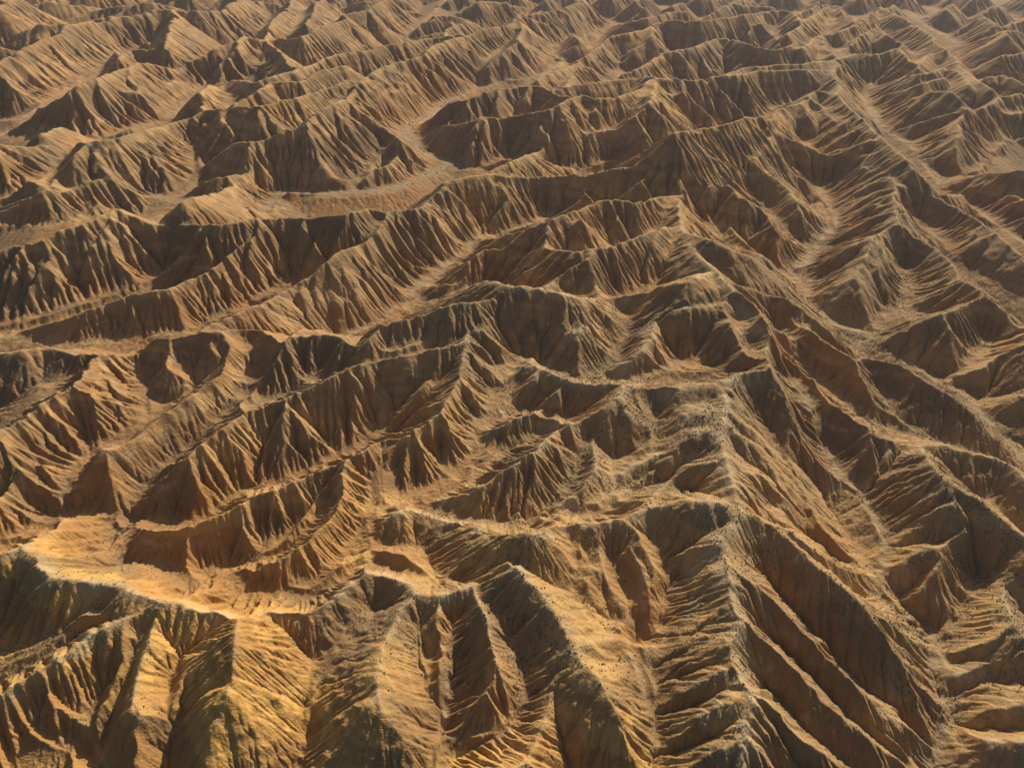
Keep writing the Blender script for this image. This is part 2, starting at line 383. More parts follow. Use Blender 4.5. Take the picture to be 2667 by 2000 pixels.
R Y12 40 : 0: 1050,50 1200,60 1350,40 1450,0 1500,-30
S y12a : 0: 1200,60 1290,130 1380,190
S y12b : 0: 1100,60 1190,150 1270,210
R Y13 40 : 0: 1800,-30 1780,10 1740,70 1660,160 1630,230
R Y13b 40 : 0: 2000,-20 1950,0 1950,70 1880,130
S y14a : 0: 545,875 460,960 400,1010 330,1080 310,1140 220,1180 100,1230 0,1260
R Y15 45 : 0: 1075,745 1040,810 930,890 860,960 750,1040 600,1110 500,1150 330,1190 200,1220 0,1280 -60,1300
S y15a : 0: 930,895 960,960 1020,1040 1150,1120
S y15b : 0: 1070,760 1150,880 1200,990
S y15c : 0: 750,1045 800,1130 880,1210
S y15d : 0: 1000,830 1080,930 1180,1040
S y15e : 0: 500,1150 560,1230
S u3a : 0: 1350,660 1380,740 1440,820
S u3b : 0: 1605,645 1600,720 1520,820
S u3c : 0: 1620,650 1680,750 1740,780
S u3d : 0: 1180,705 1270,800 1330,900
S y14b : 0: 540,880 600,980 660,1060
R Y16 45 : 0: -100,860 -30,920 80,1000 160,1080 230,1130
V v6a 28 6 : 6: 850,850 740,1180 690,1300 630,1440 600,1560 620,1700 640,1900
V v6b 30 8 : 6: 1150,1040 1130,1190 1120,1290 1080,1420 1040,1550 1030,1700 1000,1900
V v6c 34 14 : 7: 100,740 20,850 6: 2060,960 1990,1050 1950,1200 1910,1330 1890,1480 1870,1600 1840,1700 1800,1900
V v6e 17 8 : 6: 210,1380 340,1490 470,1560 600,1600
V v6f 28 15 : 6: 620,690 480,710 300,860 200,920 0,1000 -100,1060
V v6g 14 10 : 6: 820,140 790,240 755,320 765,395
V v6d 10 26 : 6: 765,395 900,400 1040,430 1110,470 1190,510 1260,480 1370,470 1440,490 1480,570 1560,580 1750,580 1880,610 2000,560 2133,480 7: 60,410 150,385
V v7g 26 36 : 7: 150,385 280,430 400,455 530,485 690,490
V v7h 26 26 : 7: 150,385 140,300 150,170 4: 150,1520
V v3f 24 10 : 6: 1960,60 1890,170 1800,270 1680,340 1530,380 1400,395 1280,460
V v7a 36 24 : 7: 440,760 440,900 480,1080 510,1190 580,1310 600,1440
V v7b 36 25 : 7: 640,800 660,950 655,1100 640,1230 600,1330
V v7c 40 26 : 7: 1000,880 1050,960 1090,1080 1100,1190 1060,1290 1000,1390 850,1450 700,1440 600,1440 560,1500 530,1600 510,1700 480,1900
V v7d 47 35 : 7: 1390,260 1440,420 1430,570 1500,700 1560,800 1700,830 1780,880 1800,980 1850,1100 1860,1200 1900,1330 1920,1480 1910,1659 1900,1900
V v7e 44 35 : 7: 1640,380 1720,570 1760,700 1790,800 1780,880
V v7f 48 35 : 7: 1900,250 2000,500 1960,640 1940,770 1860,860 1790,890
V v8a 40 2 : 8: 560,480 700,640 830,800 930,880 1000,1000 1110,1110 1190,1180 1300,1270 1420,1370 1540,1480 1580,1540
V v8b 40 4 : 8: 640,880 760,1010 850,1100 960,1220 1060,1330 1190,1430 1300,1530 1450,1640 1560,1720
V v8c 44 14 : 8: 560,1130 700,1290 780,1390 900,1480 1000,1560 1120,1659 1250,1780
V v8s 28 -4 1 : 5: 700,760 800,900 860,1010 930,1150 1010,1300 1080,1330 1150,1430 1220,1550 1275,1640 8: 1275,340 1230,440 1250,480 1230,580 1290,630 1370,700 1440,770 1520,860 1580,920 1600,970 1570,1020 1590,1120 1620,1200 1690,1300 1690,1370 1630,1420 1610,1500 1580,1560 1570,1700 1540,1900
V v8t 40 12 : 5: 560,980 640,1150 700,1250 760,1400 800,1560 8: 800,220 900,280 1000,365 1100,410 1220,435
V v8j 14 4 : 8: 1840,520 1760,640 1700,760 1640,860 1590,915
V v8k 16 4 : 8: 2250,1150 1900,1120 1750,1180 1650,1220
V v8l 16 2 : 8: 2250,1400 2000,1420 1780,1410 1700,1360
V v3b 20 2 : 3: 870,620 890,700 910,800 920,870 850,940 760,1020 680,1080 590,1120 540,1160 480,1220 430,1330 380,1430 340,1530 6: 230,190 60,300 -80,330
V v3a 24 12 : 3: 230,720 150,820 70,890 20,950 -60,1010
V v3c 22 16 : 3: 1180,640 1200,720 1080,830 930,880
V v3d 16 2 : 3: 1560,560 1560,700 1520,840 1420,930 1330,1000 1200,1100 1080,1190 960,1270 880,1370 800,1480 740,1530 640,1520 520,1510 370,1530 345,1535
V v3e 20 2 : 4: 470,830 330,900 200,1010 60,1110 3: 2040,1170 1900,1240 1750,1310 1600,1350 1500,1370 1400,1440 1300,1520 1180,1570 1000,1570 900,1560 820,1540 6: 820,140
V v4 26 40 : 4: 150,1520 300,1480 400,1440 520,1390 600,1340 660,1300 760,1310 800,1220 860,1130 880,1100 810,1040 790,1000 820,940 900,890 980,810 1000,740 970,680 1020,620 1070,570 1150,540 1210,490
V v4b 36 26 : 4: 240,1100 210,1200 215,1400 225,1490
V v4c 12 3 : 4: 850,115 700,150 560,190 420,230 250,305
V v4r 10 0 1 : 1: 1240,1345 1000,1430 860,1455 780,1500 760,1560 620,1640 4: 490,80 420,130 410,190 330,230 240,310 160,350 50,395 3: 2000,440
V v4d 40 34 : 4: 1720,280 1740,400 1680,460 1660,560 1590,610 1500,670
V v4e 32 46 : 4: 1100,565 1200,580 1390,670 1520,675 1780,690 1980,630 5: 0,620 150,620 300,630
V v4f 36 32 : 4: 1180,1020 1050,1080 920,1130 880,1115
V v4g 42 32 : 4: 1480,1050 1440,1150 1400,1300 1340,1390 1220,1490 1130,1560
V v4h 46 36 : 4: 1900,900 1920,1060 1880,1130 1740,1210 1640,1290 1610,1400 1605,1510 1450,1530 1330,1500 1210,1515
V v4i 26 34 : 4: 400,1450 560,1500 700,1540 870,1560 1000,1565 1130,1560 1210,1510
V v5b 48 46 : 5: 360,360 390,440 440,520 460,590
V v5c 10 2 1 : 2: 860,1150 920,1240 960,1330 960,1390 910,1450 840,1520 820,1560 790,1620 5: 690,0 730,80 790,200 870,270 980,350 1100,390 1190,410 1190,470 1300,530 1460,610 1640,715 1760,780 1840,850 1900,930 1980,1020 2070,1120 2140,1200 2300,1350
V v5f 26 12 : 5: 560,330 700,520 850,680 950,770 1050,840 1200,950 1350,1030 1480,1055
V v5g 18 12 : 5: 1200,700 1330,880 1480,990 1540,1040
V v5h 14 6 : 5: 1900,450 1830,540 1740,630 1650,700
V v5i 14 6 : 5: 1400,0 1420,100 1380,210 1250,300 1210,380
V v5k 12 5 : 5: 2250,900 2100,960 1980,990
V v2b 22 10 : 2: 500,1240 560,1310 640,1400 720,1480 810,1560
V v2c 22 12 : 2: 210,1400 300,1500 480,1590 600,1650 5: 740,120
V v2d 16 4 : 2: 1500,1380 1560,1430 1640,1500 1690,1590 5: 1900,60 2133,200
V v2e 8 2 1.2 : 2: 1140,620 1190,700 1240,770 1340,840 1440,910 1480,970 1550,1060 1610,1130 1620,1170 1800,1280 2000,1400 2200,1550
V v2f 8 4 1.6 : 2: 1400,60 1500,140 1640,220 1740,280 1900,290 2133,280 2300,270
V v2h 6 4 : 2: 1180,540 1140,620
V v2i 6 2 : 2: 2100,860 1950,900 1900,1000 1800,1060 1620,1150
V v1r 2 0 3.6 : 1: 700,600 590,640 540,700 460,740 390,780 380,850 440,880 460,930 560,970 650,1000 560,1060 450,1090 350,1150 200,1180 0,1190 0: 2000,1195 1800,1190 1720,1195 1660,1270 1635,1330
V v0s 0 0 4 : 0: 960,1210 1060,1220 1110,1250 1090,1290 1040,1330 950,1370
V v0t 2 0 3 : 0: 1280,540 1200,590 1090,660 1060,720 980,750 800,800 600,860 400,870 200,860 0,840 -80,830
V v1s 10 2 2 : 1: 1700,140 1600,180 1450,240 1300,290 1280,340 1350,380 1280,420 1200,470 1050,500 950,510 800,560 700,600
V v1v 8 2 3 : 1: 640,-20 600,20 520,90 450,160 400,190 360,240
V v1w 12 2 : 1: 220,930 120,1060 0,1130
V v1x 4 2 : 1: 1000,990 940,1000 800,1040 700,1050
V v1y 6 3 : 1: 1600,1000 1500,1030 1300,1050
V v1z 8 3 : 1: 1690,390 1640,470 1500,480
V v0u 4 2 3 : 0: -80,740 80,740 200,690 280,620 440,510 560,430 680,370 780,320 940,290
V v0v 22 8 : 0: 480,900 330,1050 240,1120 100,1200 -40,1240
V v0w 8 0 : 0: 1180,900 1200,1000 1220,1080 1150,1160 1060,1215
V v0x 8 4 : 0: 560,1280 420,1360 250,1390 0,1400
V v0y 10 2 1 : 0: 1640,430 1560,480 1450,560 1280,600
V v3q 6 0 1 : 3: 1240,380 1100,395 900,425 700,445 400,475 200,445 80,420 -80,430
V v3r 10 3 : 3: 1800,80 1700,130 1480,245 1330,310 1220,375
V v3s 10 2 : 3: 940,50 880,110 700,160 570,195 450,235 300,280 100,330 0,345 -80,350
V v1b 14 6 : 1: 860,1455 700,1600 540,1659
"""
# ------------------------------------------------------------------ survey lines -> world
SP, CP = math.sin(PITCH), math.cos(PITCH)
CROP = [(0, 0), (900, 0), (1767, 0), (0, 700), (900, 700), (1767, 700), (0, 1300), (900, 1300), (1767, 1300)]
def ray(uv):
    a = (uv[:, 0] - 1333.5) / FPX; b = (uv[:, 1] - 1000.0) / FPX
    return np.stack([a, CP - b * SP, SP + b * CP], 1)          # x, y, drop per unit depth
def ground(uv, z):
    d = ray(uv); t = (CAM_H - z) / np.maximum(d[:, 2], 0.03)
    return d[:, :2] * t[:, None]
def parse(s):
    out = []; c = 0
    for tok in s.split():
        if tok.endswith(':'): c = int(tok[:-1]); continue
        x, y = tok.split(','); out.append((CROP[c][0] + float(x) / 2.37, CROP[c][1] + float(y) / 2.37))
    return np.array(out)
def resample(p, step):
    d = np.r_[0, np.cumsum(np.hypot(*(np.diff(p[:, :2], axis=0).T)))]
    n = max(2, int(d[-1] / step) + 1)
    t = np.unique(np.r_[np.linspace(0, d[-1], n), d])
    return np.stack([np.interp(t, d, p[:, k]) for k in range(p.shape[1])], 1)
def segdist(P, A, B):
    """distance of points P to segments AB (xy), with the nearest z"""
    ab = B[:, :2] - A[:, :2]; L2 = np.maximum((ab ** 2).sum(1), 1e-6)
    ap = P[:, None, :] - A[None, :, :2]
    t = np.clip((ap * ab).sum(2) / L2, 0, 1)
    q = ap - t[..., None] * ab
    dd = np.sqrt((q ** 2).sum(2))
    j = dd.argmin(1); i = np.arange(len(P))
    return dd[i, j], A[j, 2] + t[i, j] * (B[j, 2] - A[j, 2]), j
VAL, RID, SPU = [], [], []
for ln in SURVEY.strip().splitlines():
    if ln.startswith('#') or not ln.strip(): continue
    hd, pts = ln.split(' : '); hd = hd.split(); pts = parse(pts)
    if hd[0] == 'V': VAL.append((hd[1], pts, float(hd[2]), float(hd[3]), float(hd[4]) if len(hd) > 4 else 0.0))
    elif hd[0] == 'R':
        zs = [float(v) for v in hd[2][2:].split(',')] if len(hd) > 2 and hd[2].startswith('z=') else None
        RID.append((hd[1], pts, float(hd[2]) if len(hd) > 2 and zs is None else 85.0, zs))
    else: SPU.append((hd[1], pts, float(hd[2]) if len(hd) > 2 else 4.5))
vlines = []
for nm, uv, z0, z1, wd in VAL:
    uv = resample(uv, 25.0)
    d = np.r_[0, np.cumsum(np.hypot(*np.diff(uv, axis=0).T))]; d /= d[-1]
    z = z0 + (z1 - z0) * d
    xy = ground(uv, z)
    vlines.append((nm, np.c_[xy, z], wd))
VA = np.concatenate([l[1][:-1] for l in vlines]); VB = np.concatenate([l[1][1:] for l in vlines])
VW = np.concatenate([np.full(len(l[1]) - 1, l[2]) for l in vlines])
_a, _b = [], []
for l in vlines:
    q = np.r_[l[1][:-1:4], l[1][-1:]]; _a.append(q[:-1]); _b.append(q[1:])
VA2, VB2 = np.concatenate(_a), np.concatenate(_b)
S_SOLVE = 0.74
rl = []        # solved crest lines: name, uv, z
def snap(uv0, tol=14.0):
    best = None
    for nm, uv, z in rl:
        A = np.c_[uv[:-1], z[:-1]]; B = np.c_[uv[1:], z[1:]]
        d, zz, j = segdist(uv0[None], A, B)
        if d[0] < tol and (best is None or d[0] < best[0]): best = (d[0], zz[0])
    return None if best is None else best[1]
for nm, uv, cap, zs in RID:
    uv = resample(uv, 30.0); n = len(uv)
    if zs is not None:
        d = np.r_[0, np.cumsum(np.hypot(*np.diff(uv, axis=0).T))]; d /= d[-1]
        rl.append((nm, uv, np.interp(d, np.linspace(0, 1, len(zs)), zs))); continue
    lo = np.full(n, -10.0); hi = np.full(n, cap * (1.5 if cap < 51 else 1.1))
    for _ in range(12):
        mid = (lo + hi) / 2
        d, zv, j = segdist(ground(uv, mid), VA2, VB2)
        up = mid - zv < S_SOLVE * d
        lo = np.where(up, mid, lo); hi = np.where(up, hi, mid)
    z = (lo + hi) / 2
    e0, e1 = snap(uv[0]), snap(uv[-1])
    for _ in range(6):
        if e0 is not None: z[0] = e0
        if e1 is not None: z[-1] = e1
        zz = z.copy(); zz[1:-1] = .25 * z[:-2] + .5 * z[1:-1] + .25 * z[2:]; z = zz
    if e0 is not None: z[0] = e0
    if e1 is not None: z[-1] = e1
    rl.append((nm, uv, z))
# ridges beyond the top of the frame and outside its sides: same trend, same size
g2 = np.random.default_rng(3)
def far_ridge(x, y, a, L, zt):
    n = 7; k = np.linspace(-.5, .5, n)
    px = x + k * L * math.sin(a) + g2.normal(0, 9, n); py = y + k * L * math.cos(a) + g2.normal(0, 9, n)
    pz = zt * (1 - .7 * np.abs(2 * k) ** 2) + g2.normal(0, 2, n)
    t = py * CP + (CAM_H - pz) * SP                      # depth along the optical axis
    u = px / t * FPX + 1333.5; v = ((CAM_H - pz) * CP - py * SP) / t * FPX + 1000.0
    rl.append(('far', np.c_[u, v], pz))
OLD = np.concatenate([ground(uv, z) for nm, uv, z in rl])
for yy in np.r_[np.arange(100, 1300, 75), np.arange(1300, 2750, 62)]:
    for xx in np.arange(-.98 * (yy + 150), .98 * (yy + 150), 150):
        x_, y_ = xx + g2.uniform(-50, 50), yy + g2.uniform(-25, 25); L_ = g2.uniform(140, 300); a_ = math.radians(g2.normal(56, 14)); z_ = g2.uniform(32, 50)
        k_ = np.linspace(-.5, .5, 5); q = np.c_[x_ + k_ * L_ * math.sin(a_), y_ + k_ * L_ * math.cos(a_)]
        if np.sqrt(((q[:, None] - OLD[None]) ** 2).sum(2)).min() < (75 if y_ < 1500 else 48): continue
        far_ridge(x_, y_, a_, L_, z_)
        if y_ > 1500 or True: OLD = np.r_[OLD, q]
nR = len(rl)
if VERB:
    for nm, uv, z in rl: print(nm, np.round(z[::max(1, len(z) // 8)]).astype(int).tolist())
ROUND = set('E Eb X W1 W3 W5 Y Y2 Y3 Z0 Z1 E1 E2 E3 E4 K0 K1 J5 J6 J8 e5 e6 e8 x1 x2 P1 M'.split())
def assemble():
    """crest lines -> straight crest segments (start, direction, gradient, side slope, rounding)"""
    global SA, SLEN, SG, SDX, SDY, SK, SR, SS, SL, SW
    g = np.random.default_rng(5)
    sa, sb, sr, ss, sl, sw = [], [], [], [], [], []
    s_off = 0.0
    for k, (nm, uv, z) in enumerate(rl):
        P = resample(np.c_[ground(uv, z), z], 6.0)
        n = len(P)
        jit = np.cumsum(g.normal(0, .8, (n, 2)), 0); jit -= np.linspace(0, 1, n)[:, None] * jit[-1]
        sp = np.clip(np.hypot(P[:, 0], P[:, 1]) / 600, .5, 1.6)[:, None]
        P[:, :2] += np.clip(jit, -2.2, 2.2) * sp
        P[1:-1, 2] += g.normal(0, .35, n - 2)
        d = np.r_[0, np.cumsum(np.hypot(*np.diff(P[:, :2], axis=0).T))]
        sa.append(P[:-1]); sb.append(P[1:]); ss.append(s_off + d[:-1]); s_off += d[-1] + 300
        sw.append(np.full(n - 1, (2.5 if nm in ('E', 'Eb') else 3.5) if nm in ROUND else (1.6 if k < nR else 1.0)))
        sr.append(np.full(n - 1, g.uniform(.68, .82) if k < nR else g.uniform(.76, .92))); sl.append(np.full(n - 1, k))
    SA = np.concatenate(sa).astype(np.float32); SB = np.concatenate(sb).astype(np.float32)
    SS = np.concatenate(ss).astype(np.float32); SR = np.concatenate(sr).astype(np.float32); SL = np.concatenate(sl); SW = np.concatenate(sw).astype(np.float32)
    SAB = SB - SA; SLEN = np.maximum(np.hypot(SAB[:, 0], SAB[:, 1]), 1e-3); SG = SAB[:, 2] / SLEN
    SDX, SDY = SAB[:, 0] / SLEN, SAB[:, 1] / SLEN
    SGC = np.clip(SG, -.7 * SR, .7 * SR); SK = SGC / np.sqrt(SR ** 2 - SGC ** 2)

# ------------------------------------------------------------------ grid (graded: cell size grows with distance)
OY = -150.0
R0, R1, TH = 235.0, 2720.0, math.radians(43.5)
NT = int(2 * TH / DTH) + 1
NR = int(math.log(R1 / R0) / DTH) + 1
th = np.linspace(-TH, TH, NT); rr = R0 * np.exp(np.arange(NR) * DTH)
X = (rr[:, None] * np.sin(th)[None]).astype(np.float32); Y = (rr[:, None] * np.cos(th)[None] + OY).astype(np.float32)
CELL = (rr * DTH).astype(np.float32)[:, None] * np.ones((1, NT), np.float32)
if VERB: print('grid', NR, NT, NR * NT)
CS = 4
xi = X[::CS, ::CS]; yi = Y[::CS, ::CS]; cr, ct = xi.shape

def crest_eval(j, x, y):
    px = x - SA[j, 0]; py = y - SA[j, 1]
    u = px * SDX[j] + py * SDY[j]
    v = px * SDY[j] - py * SDX[j]
    t = np.clip(u + np.abs(v) * SK[j], 0, SLEN[j])
    d = np.sqrt((u - t) ** 2 + v * v)
    return SA[j, 2] + SG[j] * t - SR[j] * (np.sqrt(d * d + SW[j] ** 2) - SW[j]), t, d, u, v
def flood():
    win = np.full((cr, ct), -1, np.int32); val = np.full((cr, ct), -1e9, np.float32)
    mx, my = SA[:, 0] + SDX * SLEN / 2, SA[:, 1] + SDY * SLEN / 2
    ri = np.round(np.log(np.hypot(mx, my - OY) / R0) / (DTH * CS)).astype(int)
    ti = np.round((np.arctan2(mx, my - OY) + TH) / (DTH * CS)).astype(int)
    ri = np.clip(ri, 0, cr - 1); ti = np.clip(ti, 0, ct - 1)
    o = np.argsort(SA[:, 2])
    win[ri[o], ti[o]] = o
    m = win >= 0
    val[m] = crest_eval(win[m], xi[m], yi[m])[0]
    for step in [256, 128, 64, 32, 16, 8, 4, 2, 1, 2, 1, 1]:
        for dr in (-step, 0, step):
            for dt in (-step, 0, step):
                if dr == 0 and dt == 0: continue
                r0, r1 = max(0, -dr), min(cr, cr - dr); t0, t1 = max(0, -dt), min(ct, ct - dt)
                if r1 <= r0 or t1 <= t0: continue
                src = win[r0 + dr:r1 + dr, t0 + dt:t1 + dt]; cur = val[r0:r1, t0:t1]
                k = np.nonzero((src >= 0) & (src != win[r0:r1, t0:t1]))
                if len(k[0]) == 0: continue
                j = src[k]
                nv = crest_eval(j, xi[r0:r1, t0:t1][k], yi[r0:r1, t0:t1][k])[0]
                b = nv > cur[k]
                kk = (k[0][b] + r0, k[1][b] + t0)
                win[kk] = j[b]; val[kk] = nv[b]
    return win, val
def sample_c(a, xy):
    fr = np.log(np.hypot(xy[:, 0], xy[:, 1] - OY) / R0) / (DTH * CS); ft = (np.arctan2(xy[:, 0], xy[:, 1] - OY) + TH) / (DTH * CS)
    fr = np.clip(fr, 0, cr - 1.001); ft = np.clip(ft, 0, ct - 1.001); i = fr.astype(int); j = ft.astype(int); f = fr - i; g = ft - j
    return a[i, j] * (1 - f) * (1 - g) + a[i + 1, j] * f * (1 - g) + a[i, j + 1] * (1 - f) * g + a[i + 1, j + 1] * f * g
# spurs ride on the faces of the main ridges: solve each along its sight line
assemble()
win, val = flood()
for nm, uv, bump in SPU:
    uv = resample(uv, 14.0); n = len(uv)
    t = np.linspace(0, 1, n); bm = bump * np.minimum(1, 2.6 * t) * (1 - .45 * t)
    lo = np.full(n, -15.0); hi = np.full(n, 90.0)
    for _ in range(14):
        mid = (lo + hi) / 2; xy = ground(uv, mid)
        up = mid < sample_c(val, xy) + bm * np.clip(np.hypot(xy[:, 0], xy[:, 1]) / 450, .7, 1.6)
        lo = np.where(up, mid, lo); hi = np.where(up, hi, mid)
    z = (lo + hi) / 2
    z0 = snap(uv[0], 40.0)
    if z0 is not None:
        wt = np.clip(1 - t / .3, 0, 1); z = np.minimum(z * (1 - wt) + z0 * wt, z0)
    for _ in range(3): z[1:-1] = .25 * z[:-2] + .5 * z[1:-1] + .25 * z[2:]
    rl.append((nm, uv, z))
assemble()
if VERB: print('segments', len(SA), time.time() - T0)
win, val = flood()
if VERB: print('flood', time.time() - T0)
# full resolution: best of the 3x3 coarse winners
ir = np.minimum(np.arange(NR) // CS, cr - 1); it = np.minimum(np.arange(NT) // CS, ct - 1)
H0 = np.full((NR, NT), -1e9, np.float32); WIN = np.zeros((NR, NT), np.int32)
for dr in (0, 1, -1):
    for dt in (0, 1, -1):
        j = win[np.clip(ir + dr, 0, cr - 1)[:, None], np.clip(it + dt, 0, ct - 1)[None]]
        if dr == 0 and dt == 0: k = np.ones(j.shape, bool)
        else: k = j != WIN
        jj = j[k]
        nv = crest_eval(jj, X[k], Y[k])[0]
        b = nv > H0[k]
        idx = np.flatnonzero(k)[b]
        H0.flat[idx] = nv[b]; WIN.flat[idx] = jj[b]
_, tt, DC, uu, vv = crest_eval(WIN, X, Y)
cxp = SA[WIN, 0] + tt * SDX[WIN]; cyp = SA[WIN, 1] + tt * SDY[WIN]
ARC = SS[WIN] + tt + 9.0 * np.arctan2(X - cxp, cyp - Y)      # coordinate along the crest
if VERB: print('crest', time.time() - T0)

# a gully cannot lie far below the face it cuts
for P_ in (VA, VB): P_[:, 2] = np.maximum(P_[:, 2], sample_c(val, P_[:, :2]) - 12.0 - VW * 3)
# valley distance (coarse, bilinear up)
def upsample(a):
    fr = np.minimum(np.arange(NR) / CS, cr - 1.001); ft = np.minimum(np.arange(NT) / CS, ct - 1.001)
    i0 = fr.astype(int); j0 = ft.astype(int); fi = (fr - i0)[:, None].astype(np.float32); fj = (ft - j0)[None].astype(np.float32)
    return (a[i0][:, j0] * (1 - fi) * (1 - fj) + a[i0 + 1][:, j0] * fi * (1 - fj) + a[i0][:, j0 + 1] * (1 - fi) * fj + a[i0 + 1][:, j0 + 1] * fi * fj)
DVc = np.full(xi.shape, 1e9, np.float32); DRc = DVc.copy(); RVc = np.zeros(xi.shape, np.float32); ZVc = np.zeros(xi.shape, np.float32)
num = np.zeros(xi.shape, np.float32); den = np.zeros(xi.shape, np.float32)
for k in range(len(VA)):
    ax, ay, az = VA[k]; bx, by, bz = VB[k]
    L2 = max((bx - ax) ** 2 + (by - ay) ** 2, 1e-6)
    cx, cy = (ax + bx) / 2, (ay + by) / 2
    t = np.clip(((xi - ax) * (bx - ax) + (yi - ay) * (by - ay)) / L2, 0, 1)
    d = np.sqrt((xi - ax - t * (bx - ax)) ** 2 + (yi - ay - t * (by - ay)) ** 2)
    z = az + t * (bz - az)
    wgt = 1.0 / (d * d + 60.0) ** 2
    num += wgt * z; den += wgt
    d = np.maximum(d - VW[k], 0)
    b = d < DVc
    if VW[k] > 0: DRc = np.minimum(DRc, d)
    DVc[b] = d[b]; ZVc[b] = z[b]; RVc[b] = 1.0 if VW[k] > 3.5 else 0.0
FLc = num / den
DV = upsample(DVc); RV = upsample(RVc); DR = upsample(np.minimum(DRc, 200)); FL = upsample(FLc); ZV = upsample(ZVc)
if VERB: print('valley', time.time() - T0)

# ------------------------------------------------------------------ noise
def vnoise(x, y, seed):
    xf = np.floor(x); yf = np.floor(y); fx = (x - xf).astype(np.float32); fy = (y - yf).astype(np.float32)
    xi_ = xf.astype(np.int64); yi_ = yf.astype(np.int64)
    tab = np.random.default_rng(seed).random((256, 256)).astype(np.float32) * 2 - 1
    fx = fx * fx * (3 - 2 * fx); fy = fy * fy * (3 - 2 * fy)
    a = xi_ & 255; b = yi_ & 255; a1 = (a + 1) & 255; b1 = (b + 1) & 255
    return (tab[a, b] * (1 - fx) + tab[a1, b] * fx) * (1 - fy) + (tab[a, b1] * (1 - fx) + tab[a1, b1] * fx) * fy
def fbm(x, y, scale, oct_, seed, gain=.5):
    s = np.zeros(x.shape, np.float32); a = 1.0; c, sn = math.cos(.6), math.sin(.6)
    x = x / scale; y = y / scale
    for k in range(oct_):
        s += a * vnoise(x + 17.3 * k, y - 9.1 * k, seed + k); a *= gain
        x, y = (c * x - sn * y) * 2.03, (sn * x + c * y) * 2.03
    return s

# scrub grows on the rounded tops and on the gentle slopes of the right-hand side
def blob(u, v, ru, z):
    p = ground(np.array([[u, v]], float), np.array([z]))[0]; q = ground(np.array([[u + ru, v]], float), np.array([z]))[0]
    r = abs(q[0] - p[0]); return p[0], p[1], r
SCR = np.zeros((NR, NT), np.float32)
for u, v, ru, z, s in [(1900, 1450, 160, 45, 1), (1880, 1750, 170, 35, .9), (1750, 1130, 260, 45, 1), (1500, 950, 300, 45, .8), (2450, 1750, 380, 5, 1), (2350, 1480, 330, 15, .8),
                       (2400, 1050, 350, 15, .8), (2250, 800, 330, 15, .8), (2550, 750, 300, 15, .7), (1330, 1450, 230, 35, .8), (1450, 1750, 180, 30, .8), (200, 1550, 260, 30, .9), (1020, 1650, 120, 25, .6),
                       (1200, 800, 300, 40, .6), (1000, 380, 200, 0, .5), (2100, 600, 400, 15, .5), (2350, 350, 400, 10, .5), (450, 1120, 120, 20, .4), (2500, 1900, 260, 2, 1), (1650, 1250, 230, 40, .9), (1880, 1950, 170, 50, .8)]:
    x0, y0, r = blob(u, v, ru, z)
    SCR = np.maximum(SCR, s * np.exp(-(((X - x0) ** 2 + (Y - y0) ** 2) / r ** 2)))
SCR0 = np.clip(SCR, 0, 1)                               # plant cover holds the soil: smoother, rounder slopes

# ------------------------------------------------------------------ raw relief, then running water
FLOOR = np.minimum(FL, ZV) - .30 * np.minimum(np.maximum(DV - 2 - 9 * RV, 0), 60)
RELn = np.clip(DC / 14.0, 0, 1)                        # keep the crests where they are
H = H0 + RELn * (fbm(X, Y, 46, 3, 11) * 2.2 + fbm(X, Y, 11, 2, 31) * .7 + fbm(X, Y, 3.5, 2, 33) * .35)
HV = ZV + DV * (.86 + .12 * fbm(X, Y, 16, 3, 55)) + .3 * fbm(X, Y, 4, 2, 57)
H = np.minimum(H, HV)
H = np.maximum(H, FLOOR + .25 * fbm(X, Y, 20, 2, 71))
H = H.astype(np.float32)
NEI = [(-1, 0), (1, 0), (0, -1), (0, 1), (-1, -1), (-1, 1), (1, -1), (1, 1)]
IDX = np.arange(NR * NT, dtype=np.int32).reshape(NR, NT)
AREA = (CELL ** 2).ravel()
SOFT = ((1 - .5 * SCR0) * np.clip(1.0 + 1.0 * fbm(X, Y, 70, 3, 300), .25, 2.0)).ravel().astype(np.float32)
